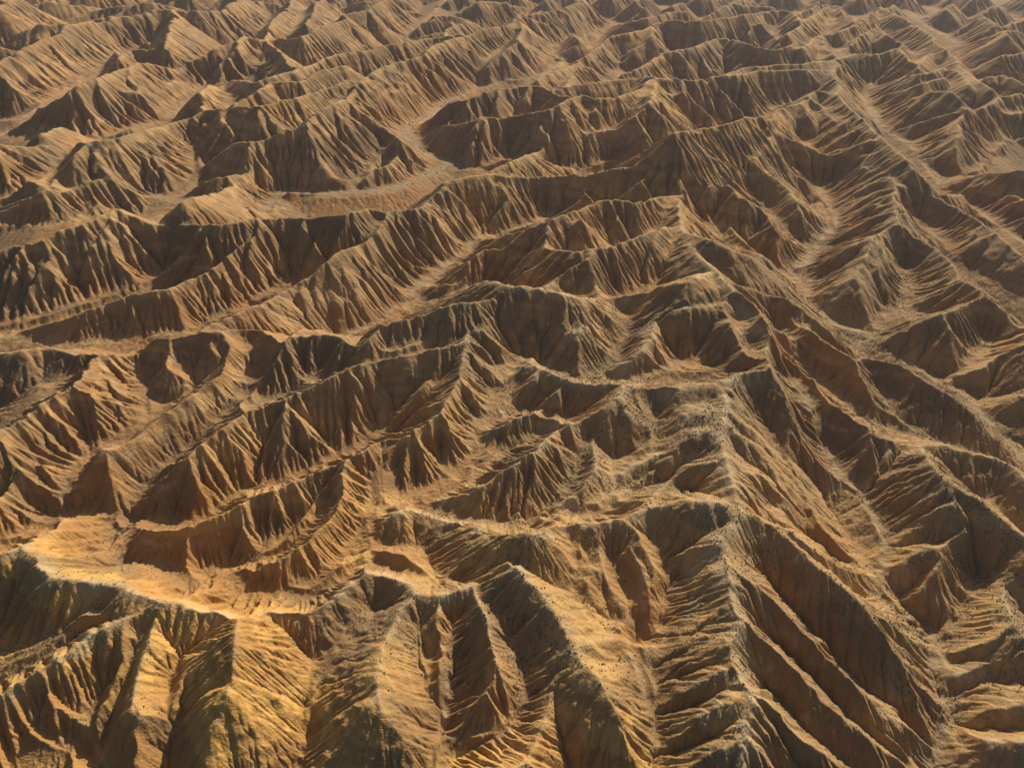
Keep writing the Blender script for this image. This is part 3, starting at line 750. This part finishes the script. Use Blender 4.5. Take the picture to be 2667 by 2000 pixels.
def erode(H, kdt, m_, smax, diff):
    pad = np.pad(H, 1, mode='edge')
    best = np.zeros(H.shape, np.float32); rec = IDX.copy(); dist = np.ones(H.shape, np.float32)
    for k, (dr, dt) in enumerate(NEI):
        nb = pad[1 + dr:1 + dr + NR, 1 + dt:1 + dt + NT]
        L = 1.0 if k < 4 else 1.41421
        s = (H - nb) / (L * CELL)
        sj = s * (1 + .30 * rng.random(H.shape, dtype=np.float32))
        b = (sj > best) & (s > 0)
        best[b] = sj[b]; dist[b] = (L * CELL)[b]
        off = dr * NT + dt
        rec[b] = IDX[b] + off
    rec = np.clip(rec.ravel(), 0, NR * NT - 1)
    h = H.ravel().copy(); dist = dist.ravel()
    # borders are outlets
    p = rec.copy(); d = (p != IDX.ravel()).astype(np.int32)
    for _ in range(16):
        dp = d[p]
        if not dp.any(): break
        d += dp; p = p[p]
    d = np.minimum(d, 32000).astype(np.int16)
    order = np.argsort(d, kind='stable'); cnt = np.bincount(d); cs = np.r_[0, np.cumsum(cnt)]
    A = AREA.copy()
    for L in range(len(cnt) - 1, 0, -1):
        n = order[cs[L]:cs[L + 1]]
        np.add.at(A, rec[n], A[n])
    F = kdt * SOFT * A ** m_ / dist
    md = smax * dist
    for L in range(1, len(cnt)):
        n = order[cs[L]:cs[L + 1]]; hr = h[rec[n]]; f = F[n]
        h[n] = np.minimum((h[n] + f * hr) / (1 + f), hr + md[n])
    h = h.reshape(NR, NT)
    p = np.pad(h, 1, mode='edge')
    lap = (p[:-2, 1:-1] + p[2:, 1:-1] + p[1:-1, :-2] + p[1:-1, 2:]) * .25 - h
    h = h + (diff + .08 * SCR0) * lap
    return h, A.reshape(NR, NT)
for itn in range(NIT):
    if itn == NIT - 7: H = H + np.clip(DC / 5, 0, 1) * (.45 * fbm(X, Y, 2.6, 2, 41) + .5 * fbm(X, Y, 7, 2, 43))
    if itn < NIT - 7: H, A = erode(H, KDT, .42, 1.5, .05)
    else: H, A = erode(H, KDT2, .28, 1.6, .012)
    H = np.maximum(H, FLOOR - 2.0)
if VERB: print('erode', time.time() - T0)
# ------------------------------------------------------------------ fine relief
SLP = np.hypot(np.gradient(H, axis=0) / CELL, np.gradient(H, axis=1) / CELL)
FLAT = np.clip((.32 - SLP) / .2, 0, 1)
rill = fbm(ARC * 1.0, DC * .05, 3.4, 2, 91)
H = H + (1 - FLAT) * np.clip(DC / 6, 0, 1) * (.04 * rill) + .12 * fbm(X, Y, 3.5, 2, 95)
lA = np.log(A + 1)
SAND = np.clip((3.0 + 2 * fbm(X, Y, 9, 2, 77) - DR) / 2.5, 0, 1) * np.clip((.34 - SLP) / .14, 0, 1)

# ------------------------------------------------------------------ terrain mesh
def attr(me, name, a):
    at = me.attributes.new(name, 'FLOAT', 'POINT'); at.data.foreach_set('value', np.ascontiguousarray(a, np.float32).ravel())

SCR = np.clip(SCR * np.clip((1.25 - SLP) / .5, 0, 1) * (1 + .5 * fbm(X, Y, 30, 3, 120)), 0, 1)
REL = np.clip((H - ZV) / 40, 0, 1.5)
# ground tint: yellower around the near left, redder elsewhere
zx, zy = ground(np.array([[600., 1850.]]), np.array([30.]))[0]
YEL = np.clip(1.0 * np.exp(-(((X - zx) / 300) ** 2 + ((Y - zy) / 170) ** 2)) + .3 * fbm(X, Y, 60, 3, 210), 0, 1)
MIDN = .5 + .45 * fbm(X + .6 * H, Y, 20, 4, 201); BIGN = .5 + .45 * fbm(X, Y, 120, 3, 202); PAT = .5 + .45 * fbm(X, Y, 34, 4, 203, .6)
BED = .5 + .42 * fbm(X * .02 + 3.1, (H + MIDN * 6 + .03 * Y), 4.5, 4, 204, .6)
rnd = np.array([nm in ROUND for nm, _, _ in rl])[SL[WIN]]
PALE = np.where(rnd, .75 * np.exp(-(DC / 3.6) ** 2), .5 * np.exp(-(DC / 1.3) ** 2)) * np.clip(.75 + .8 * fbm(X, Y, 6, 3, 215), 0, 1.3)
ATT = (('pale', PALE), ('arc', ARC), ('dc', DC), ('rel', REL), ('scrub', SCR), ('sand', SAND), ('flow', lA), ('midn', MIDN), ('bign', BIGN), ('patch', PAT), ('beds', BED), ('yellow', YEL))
# vertex normals of the whole sheet, so that the pieces join without a seam
gr = np.gradient(np.stack([X, Y, H], -1), axis=0); gt = np.gradient(np.stack([X, Y, H], -1), axis=1)
NRM = np.cross(gt, gr); NRM /= np.linalg.norm(NRM, axis=-1, keepdims=True); NRM[NRM[..., 2] < 0] *= -1
NRM = NRM.reshape(-1, 3).astype(np.float32)
# the relief is cut into ridges along the gullies between them
GROUPS = [
 ('main', 'E Eb X W1 E1 E2 E3 E4 E4b E4c F G h1 h1b H2 H3 H4 h5 h3b B2 B3 b2b b2c b3b e5 e6 e7 e8 Z0 Z1 z1c z1d W5 w5b A0 W3 w4', 'long broad pale-crested main ridge running towards the camera with ribbed right flank'),
 ('front', 'K0 K1 KT s1 s2 s2a s3 s5 s5a s5b s6 s7 s7b', 'golden foreground ridge with thick buttresses and a bright sunlit shelf behind its crest'),
 ('mid', 'M ML MR ME P1 me1 s8 s8a s8b s9 s9b s10', 'scrub-topped forked ridge beside the main ridge in the near centre'),
 ('t12', 'T1 T2 t1e t1f t1g Q2 q2a q2b t4f t4g t4h', 'long diagonal ridge ending in an orange cliff above the sunlit shelf'),
 ('t4', 'T4 t4b t4b2 t4d t4d2 t4e', 'long diagonal ridge with a tall rilled face, second behind the sunlit shelf'),
 ('t3', 'T3 s14b s14c', 'lower diagonal ridge with a flat scrubby top, third behind the sunlit shelf'),
 ('k3', 'K3 S11a S11b s11c s11d s11e s12 s12b s13 s13a s13b s14 dome', 'ridge with a rounded dome and yellow lit spurs at the left edge'),
 ('y', 'X x1 x2 Y Y2 Y3 y2a y2b y3b y3c', 'low rounded scrub-dotted ridges tucked beside the main ridge'),
 ('w', 'W2 w2a w2b', 'ridge with an orange cliff at its foot near the picture centre'),
 ('b1', 'B1 b4 b5 b6 J J0 J1 j2 j3 J7 J5 J6 J8', 'scrubby ridge with a dark triangular face right of the narrow stream gully'),
 ('a2', 'A1 A2 a3', 'smooth-backed ridge with dark front face right of the main ridge'),
 ('d', 'D D1 D2 Dl D2a D2b D2d D2e D3 d1b d1c d2c dl1 dl2 dl3 dl4 L1c l1c1 l1c2 l1c3 l1c4 l1c5', 'peaked ridge with comb-like scrubby spurs at the right edge'),
 ('k4', 'K4 k4a k4b k4c k4d k4e k4f K5 k5a k5b k5c k5d K6 k6a k6b k6c k6d k6e k6f K7 k7a k7b k8a k8b k8c k8d k8e k8f k8g L1a1 L1a2 L1a3 L1a4 L1b', 'longest middle-distance ridge, its fluted spurs descending to the left valley floor'),
 ('k9', 'K9 k9a k9b k9c K10 k10a k10b k10c', 'pair of dark smooth ridges in front of the high centre peak'),
]
gid = np.full(len(rl), len(GROUPS), np.int32)
for g_, (_, nms, _) in enumerate(GROUPS):
    for k_, (nm, _, _) in enumerate(rl):
        if nm in nms.split(): gid[k_] = g_
VG = gid[SL[WIN]]
VG[DR < 3.2 + 1.5 * fbm(X, Y, 9, 2, 77)] = len(GROUPS) + 1
FG = VG[:-1, :-1].ravel()
PIECES = []
def piece(name, mask, label):
    q = QUADS[mask]
    used = np.unique(q); rmp = np.zeros(NR * NT, np.int32); rmp[used] = np.arange(len(used), dtype=np.int32)
    me = bpy.data.meshes.new(name)
    me.vertices.add(len(used)); me.vertices.foreach_set('co', CO[used].ravel())
    q = np.ascontiguousarray(rmp[q])
    me.loops.add(q.size); me.loops.foreach_set('vertex_index', q.ravel())
    me.polygons.add(len(q)); me.polygons.foreach_set('loop_start', np.arange(0, q.size, 4, dtype=np.int32))
    me.polygons.foreach_set('use_smooth', np.ones(len(q), bool))
    me.update(calc_edges=True)
    cn = me.attributes.new('custom_normal', 'FLOAT_VECTOR', 'POINT'); cn.data.foreach_set('vector', NRM[used].ravel())
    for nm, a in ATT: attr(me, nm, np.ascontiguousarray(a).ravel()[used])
    ob = bpy.data.objects.new(name, me); COL.objects.link(ob); ob['kind'] = 'structure'; ob['label'] = label
    PIECES.append(me)
CO = np.stack([X, Y, H], -1).reshape(-1, 3).astype(np.float32)
QUADS = np.stack([IDX[:-1, :-1], IDX[1:, :-1], IDX[1:, 1:], IDX[:-1, 1:]], -1).reshape(-1, 4)
QUADS = np.ascontiguousarray(QUADS[:, ::-1])
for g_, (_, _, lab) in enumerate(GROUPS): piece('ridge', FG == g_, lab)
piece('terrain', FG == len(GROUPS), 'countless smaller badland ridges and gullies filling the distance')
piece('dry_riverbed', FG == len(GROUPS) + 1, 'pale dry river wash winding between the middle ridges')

# ------------------------------------------------------------------ clay material
mt = bpy.data.materials.new('dry_clay'); mt.use_nodes = True
N = mt.node_tree.nodes; LK = mt.node_tree.links
def nd(t, **kw):
    n = N.new(t)
    for k, v in kw.items():
        if isinstance(k, str) and hasattr(n, k): setattr(n, k, v)
    return n
def lk(a, b): LK.new(a, b)
def val_(x, node, i):
    if hasattr(x, 'node'): lk(x, node.inputs[i])
    else: node.inputs[i].default_value = x
def math_(op, a, b=0.0, c=0.0, clamp=False):
    n = N.new('ShaderNodeMath'); n.operation = op; n.use_clamp = clamp
    val_(a, n, 0); val_(b, n, 1); val_(c, n, 2); return n.outputs[0]
def at_(name):
    n = N.new('ShaderNodeAttribute'); n.attribute_name = name; return n.outputs['Fac']
def noise(vec, scale, detail=3, rough=.55, dist=0.0):
    n = N.new('ShaderNodeTexNoise'); lk(vec, n.inputs['Vector']); n.inputs['Scale'].default_value = scale
    n.inputs['Detail'].default_value = detail; n.inputs['Roughness'].default_value = rough; n.inputs['Distortion'].default_value = dist
    return n.outputs['Fac']
def mix(f, a, b):
    n = N.new('ShaderNodeMix'); n.data_type = 'RGBA'
    val_(f, n, 0)
    for x, i in ((a, 6), (b, 7)):
        if hasattr(x, 'node'): lk(x, n.inputs[i])
        else: n.inputs[i].default_value = (*x, 1)
    return n.outputs[2]
def ramp(x, lo, hi): return math_('MULTIPLY', math_('SUBTRACT', x, lo, clamp=False), 1.0 / (hi - lo), clamp=True)
def comb(x, y, z):
    n = N.new('ShaderNodeCombineXYZ'); val_(x, n, 0); val_(y, n, 1); val_(z, n, 2); return n.outputs[0]
BS = N['Principled BSDF']; BS.inputs['Roughness'].default_value = .95; BS.inputs['Specular IOR Level'].default_value = .08
geo = N.new('ShaderNodeNewGeometry'); pos = geo.outputs['Position']
sep = N.new('ShaderNodeSeparateXYZ'); lk(pos, sep.inputs[0]); pz = sep.outputs[2]
arc, dc, rel, scrub, sand, flow = (at_(n) for n in ('arc', 'dc', 'rel', 'scrub', 'sand', 'flow'))
big, mid, patch, beds, yel = (at_(n) for n in ('bign', 'midn', 'patch', 'beds', 'yellow')); fine = noise(pos, .9, 3, .65)
# beds: slightly tilted layers, weakly contrasting
c = mix(ramp(beds, .38, .64), (.345, .194, .082), (.49, .288, .124))
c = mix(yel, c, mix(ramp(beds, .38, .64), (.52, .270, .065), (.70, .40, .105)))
c = mix(math_('MULTIPLY', ramp(big, .42, .62), .35), c, (.40, .275, .14))
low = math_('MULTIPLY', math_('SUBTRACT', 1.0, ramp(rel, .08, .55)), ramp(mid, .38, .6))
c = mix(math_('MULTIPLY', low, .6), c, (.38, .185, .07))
# rills along the fall line: darker lines, strongest where drainage gathers
rl2 = noise(comb(math_('MULTIPLY', arc, 1.0), math_('MULTIPLY', dc, .09), 5.0), 1.5, 2, .6, .3)
c = mix(math_('MULTIPLY', math_('SUBTRACT', 1.0, ramp(rl2, .30, .46)), .15), c, (.16, .10, .055))
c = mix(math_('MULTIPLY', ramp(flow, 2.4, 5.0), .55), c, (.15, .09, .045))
# scrub-stained soil, with small dark tussocks
spot = N.new('ShaderNodeTexVoronoi'); lk(pos, spot.inputs['Vector']); spot.inputs['Scale'].default_value = .55; spot.inputs['Randomness'].default_value = 1.0
tus = math_('MULTIPLY', math_('SUBTRACT', 1.0, ramp(spot.outputs['Distance'], .20, .42)), ramp(mid, .35, .55))
c = mix(math_('MULTIPLY', scrub, .5), c, (.30, .23, .135))
c = mix(math_('MULTIPLY', math_('MULTIPLY', tus, ramp(scrub, .12, .5)), .75), c, (.085, .070, .040))
c = mix(math_('MULTIPLY', ramp(patch, .54, .68), .45), c, (.17, .125, .075))
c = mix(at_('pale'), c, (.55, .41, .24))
c = mix(math_('MULTIPLY', sand, .8), c, mix(fine, (.29, .22, .135), (.40, .31, .20)))
c = mix(ramp(fine, .2, .8), mix(.25, c, (.05, .03, .02)), mix(.10, c, (.8, .62, .4)))
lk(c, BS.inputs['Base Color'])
# fine relief
b1 = N.new('ShaderNodeBump'); b1.inputs['Strength'].default_value = 1.0; b1.inputs['Distance'].default_value = 1.0
ledge = noise(comb(math_('MULTIPLY', sep.outputs[0], .05), math_('MULTIPLY', sep.outputs[1], .05), math_('ADD', math_('MULTIPLY', pz, 1.1), math_('MULTIPLY', mid, 3.0))), 1.0, 3, .6)
hgt = math_('ADD', math_('MULTIPLY', ledge, .4), math_('ADD', math_('MULTIPLY', noise(pos, .30, 4, .66), .75), math_('MULTIPLY', fine, .35)))
lk(hgt, b1.inputs['Height']); lk(b1.outputs[0], BS.inputs['Normal'])
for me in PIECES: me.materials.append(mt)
if VERB: print('mesh', time.time() - T0)

# ------------------------------------------------------------------ desert shrubs
gs = np.random.default_rng(21)
def clump(seed, blobs, flat):
    """a low bush: a dome of small rough leaf clumps"""
    g = np.random.default_rng(seed); v, f = [], []
    for k in range(blobs):
        a = 2.4 * k + g.uniform(-.4, .4); r = .36 * math.sqrt((k + .5) / blobs); z = .34 * flat * (1 - (r / .42) ** 2) + .08
        c0 = np.array([r * math.cos(a), r * math.sin(a), z]); s_ = g.uniform(.13, .2)
        o = len(v)
        for d in ((1, 0, 0), (-1, 0, 0), (0, 1, 0), (0, -1, 0), (0, 0, 1), (0, 0, -1.2)):
            v.append(tuple(c0 + np.array(d) * s_ * g.uniform(.7, 1.4)))
        f += [(o + i, o + j, o + k_) for i, j, k_ in ((0, 2, 4), (2, 1, 4), (1, 3, 4), (3, 0, 4), (2, 0, 5), (1, 2, 5), (3, 1, 5), (0, 3, 5))]
    me = bpy.data.meshes.new('shrub'); me.from_pydata(v, [], f); me.update(); return me
def leafmat(name, c1, c2):
    m_ = bpy.data.materials.new(name); m_.use_nodes = True; t = m_.node_tree; B = t.nodes['Principled BSDF']
    oi = t.nodes.new('ShaderNodeObjectInfo'); mx_ = t.nodes.new('ShaderNodeMix'); mx_.data_type = 'RGBA'
    t.links.new(oi.outputs['Random'], mx_.inputs[0]); mx_.inputs[6].default_value = (*c1, 1); mx_.inputs[7].default_value = (*c2, 1)
    t.links.new(mx_.outputs[2], B.inputs['Base Color']); B.inputs['Roughness'].default_value = .9; B.inputs['Specular IOR Level'].default_value = .1
    return m_
SHM = leafmat('dry_shrub', (.095, .075, .042), (.17, .135, .08)); GRM = leafmat('green_bush', (.05, .055, .025), (.085, .08, .04)); STM = leafmat('pale_stone', (.40, .30, .18), (.55, .42, .27))
protos = [clump(s_, 9, f_) for s_, f_ in ((1, 1.0), (2, .8), (3, 1.2))]
for p_ in protos: p_.materials.append(SHM)
def pix(x, y, z):
    t = y * CP + (CAM_H - z) * SP
    return x / t * FPX + 1333.5, ((CAM_H - z) * CP - y * SP) / t * FPX + 1000.0, t
Wt = (SCR * (1 - SAND) * (CELL ** 2) * np.clip(1.25 - SLP, 0, .6)).ravel()
Wt[(CELL.ravel() > 2.6)] = 0
Wt = Wt * (PAT.ravel() > .36) * np.clip((pix(X, Y, H)[2].ravel() < 900), 0, 1)
NSH = 42000
pick = gs.choice(NR * NT, NSH, p=Wt / Wt.sum())
def surf(i, n):
    ox = gs.uniform(-.5, .5, n) * CELL.ravel()[i]; oy = gs.uniform(-.5, .5, n) * CELL.ravel()[i]
    gx = -NRM[i, 0] / NRM[i, 2]; gy = -NRM[i, 1] / NRM[i, 2]
    return np.c_[CO[i, 0] + ox, CO[i, 1] + oy, CO[i, 2] + gx * ox + gy * oy]
SP_ = surf(pick, NSH); SZ = gs.lognormal(-.7, .35, NSH).clip(.25, 1.1)
# bushes that follow the bend of the dry river
ruv = resample(parse('1: 590,640 560,690 480,730 400,770 440,900 470,935 560,960 620,985 670,1005 600,1040 520,1070 460,1085 360,1150'), 4.0)
ri_ = gs.integers(0, len(ruv), 46); rp = ground(ruv[ri_] + gs.normal(0, 5, (46, 2)), np.full(46, 1.0))
fr_ = np.log(np.hypot(rp[:, 0], rp[:, 1] - OY) / R0) / DTH; ft_ = (np.arctan2(rp[:, 0], rp[:, 1] - OY) + TH) / DTH
rvi = (np.round(fr_).astype(int) * NT + np.round(ft_).astype(int))
for k in range(46):
    ob = bpy.data.objects.new('river_bush', protos[k % 3]); COL.objects.link(ob)
    ob.location = CO[rvi[k]] - np.array([0, 0, .1]); s_ = gs.uniform(.9, 2.6); ob.scale = (s_ * 1.2, s_ * 1.2, s_); ob.rotation_euler = (0, 0, gs.uniform(0, 6.28))
    ob['label'] = 'dark green-brown bush on the bend of the dry river'; ob['category'] = 'bush'; ob['group'] = 'bushes along the dry river bend'
# the shrubs that show largest are single objects
u_, v_, t_ = pix(SP_[:, 0], SP_[:, 1], SP_[:, 2])
inb = (u_ > 10) & (u_ < 2657) & (v_ > 10) & (v_ < 1990)
app = np.where(inb, SZ / t_, 0); big_ = np.argsort(-app)[:250]
def zone(u, v):
    if u > 2150: return 'small dark shrub on the lit lower slopes at the right edge', 'shrubs on the lower right slopes'
    if u > 1700: return 'small dark shrub dotting the pale crest of the main ridge', 'shrubs on the main ridge'
    if u > 950: return 'small dark shrub on the forked ridge in the near centre', 'shrubs on the near centre ridge'
    return 'small dark shrub on the foreground ridge at the left', 'shrubs on the left foreground ridge'
for k in big_:
    ob = bpy.data.objects.new('shrub', protos[k % 3]); COL.objects.link(ob)
    ob.location = SP_[k] - np.array([0, 0, .05]); s_ = SZ[k]; ob.scale = (s_, s_, s_ * .9); ob.rotation_euler = (0, 0, gs.uniform(0, 6.28))
    ob['label'], ob['group'] = zone(u_[k], v_[k]); ob['category'] = 'shrub'
rest = np.setdiff1d(np.arange(NSH), big_)
def scatter(name, pts, size, protos_, label, cat):
    me = bpy.data.meshes.new(name); me.vertices.add(len(pts)); me.vertices.foreach_set('co', np.ascontiguousarray(pts, np.float32).ravel())
    attr(me, 'size', size); at = me.attributes.new('turn', 'FLOAT_VECTOR', 'POINT')
    at.data.foreach_set('vector', np.c_[np.zeros(len(pts)), np.zeros(len(pts)), gs.uniform(0, 6.28, len(pts))].astype(np.float32).ravel())
    ob = bpy.data.objects.new(name, me); COL.objects.link(ob); ob['kind'] = 'stuff'; ob['label'] = label; ob['category'] = cat
    gt_ = bpy.data.node_groups.new(name + '_scatter', 'GeometryNodeTree')
    gt_.interface.new_socket('Geometry', in_out='INPUT', socket_type='NodeSocketGeometry'); gt_.interface.new_socket('Geometry', in_out='OUTPUT', socket_type='NodeSocketGeometry')
    n_ = gt_.nodes; gi = n_.new('NodeGroupInput'); go = n_.new('NodeGroupOutput'); ip = n_.new('GeometryNodeInstanceOnPoints')
    src = bpy.data.objects.new(name + '_source', protos_[0]); src.location = (0, -3000, -500); srcs.append(src)
    oi = n_.new('GeometryNodeObjectInfo'); oi.inputs['Object'].default_value = src
    a1 = n_.new('GeometryNodeInputNamedAttribute'); a1.data_type = 'FLOAT'; a1.inputs[0].default_value = 'size'
    a2 = n_.new('GeometryNodeInputNamedAttribute'); a2.data_type = 'FLOAT_VECTOR'; a2.inputs[0].default_value = 'turn'
    L_ = gt_.links
    L_.new(gi.outputs[0], ip.inputs['Points']); L_.new(oi.outputs['Geometry'], ip.inputs['Instance'])
    L_.new(a1.outputs[0], ip.inputs['Scale']); L_.new(a2.outputs[0], ip.inputs['Rotation']); L_.new(ip.outputs[0], go.inputs[0])
    ob.modifiers.new('scatter', 'NODES').node_group = gt_
srcs = []
scatter('scrub', SP_[rest], SZ[rest], [protos[1]], 'small dark shrubs scattered thinly over crests and gentle slopes', 'scrub')
# pale stones lying on the crests and scrubby shoulders
Ws = (np.exp(-(DC / 4) ** 2) * (.25 + SCR) * CELL ** 2 * np.clip(1.2 - SLP, 0, 1)).ravel(); Ws[CELL.ravel() > 1.4] = 0
NST = 9000; ps = gs.choice(NR * NT, NST, p=Ws / Ws.sum())
stone = clump(9, 2, .3); stone.materials.append(STM)
scatter('stones', surf(ps, NST), gs.lognormal(-.7, .35, NST).clip(.25, 1.1), [stone], 'pale stones strewn along the near crests', 'stones')
if VERB: print('shrubs', time.time() - T0)

# the land goes on beyond the last ridges
def beyond():
    n1, n2 = 46, 90; r_ = 2710 * (30000 / 2710) ** np.linspace(0, 1, n1); a_ = np.linspace(-TH, TH, n2)
    v = [(r * math.sin(a), r * math.cos(a) + OY, 8 + 26 * abs(math.sin(r * .011 + 9 * a) * math.cos(a * 37 + r * .004)) - (30 if i == 0 else 0)) for i, r in enumerate(r_) for a in a_]
    f = [(i * n2 + j, i * n2 + j + 1, (i + 1) * n2 + j + 1, (i + 1) * n2 + j) for i in range(n1 - 1) for j in range(n2 - 1)]
    bm_ = bpy.data.meshes.new('plain'); bm_.from_pydata(v, [], f); bm_.update()
    for p_ in bm_.polygons: p_.use_smooth = True
    m_ = bpy.data.materials.new('far_clay'); m_.use_nodes = True; B = m_.node_tree.nodes['Principled BSDF']; B.inputs['Base Color'].default_value = (.36, .22, .11, 1); B.inputs['Roughness'].default_value = .95
    bm_.materials.append(m_); ob = bpy.data.objects.new('plain', bm_); COL.objects.link(ob); ob['kind'] = 'structure'; ob['label'] = 'low hilly country beyond the last ridges'
beyond()

# ------------------------------------------------------------------ air
def haze_box():
    x0, x1, y0, y1, z0, z1 = -3200, 3200, -400, 3900, -40, 330
    v = [(x, y, z) for x in (x0, x1) for y in (y0, y1) for z in (z0, z1)]
    f = [(0, 1, 3, 2), (4, 6, 7, 5), (0, 4, 5, 1), (2, 3, 7, 6), (0, 2, 6, 4), (1, 5, 7, 3)]
    hm = bpy.data.meshes.new('haze'); hm.from_pydata(v, [], f); hm.update()
    ho = bpy.data.objects.new('haze', hm); COL.objects.link(ho); ho['kind'] = 'stuff'; ho['label'] = 'thin pale dust haze over the far ridges'; ho['category'] = 'haze'
    m_ = bpy.data.materials.new('haze'); m_.use_nodes = True; t = m_.node_tree; t.nodes.clear()
    out = t.nodes.new('ShaderNodeOutputMaterial'); pv = t.nodes.new('ShaderNodeVolumePrincipled')
    pv.inputs['Density'].default_value = HAZE; pv.inputs['Color'].default_value = (.88, .88, 1.0, 1); pv.inputs['Anisotropy'].default_value = .35
    t.links.new(pv.outputs[0], out.inputs['Volume']); hm.materials.append(m_)
HAZE = .000035
haze_box()
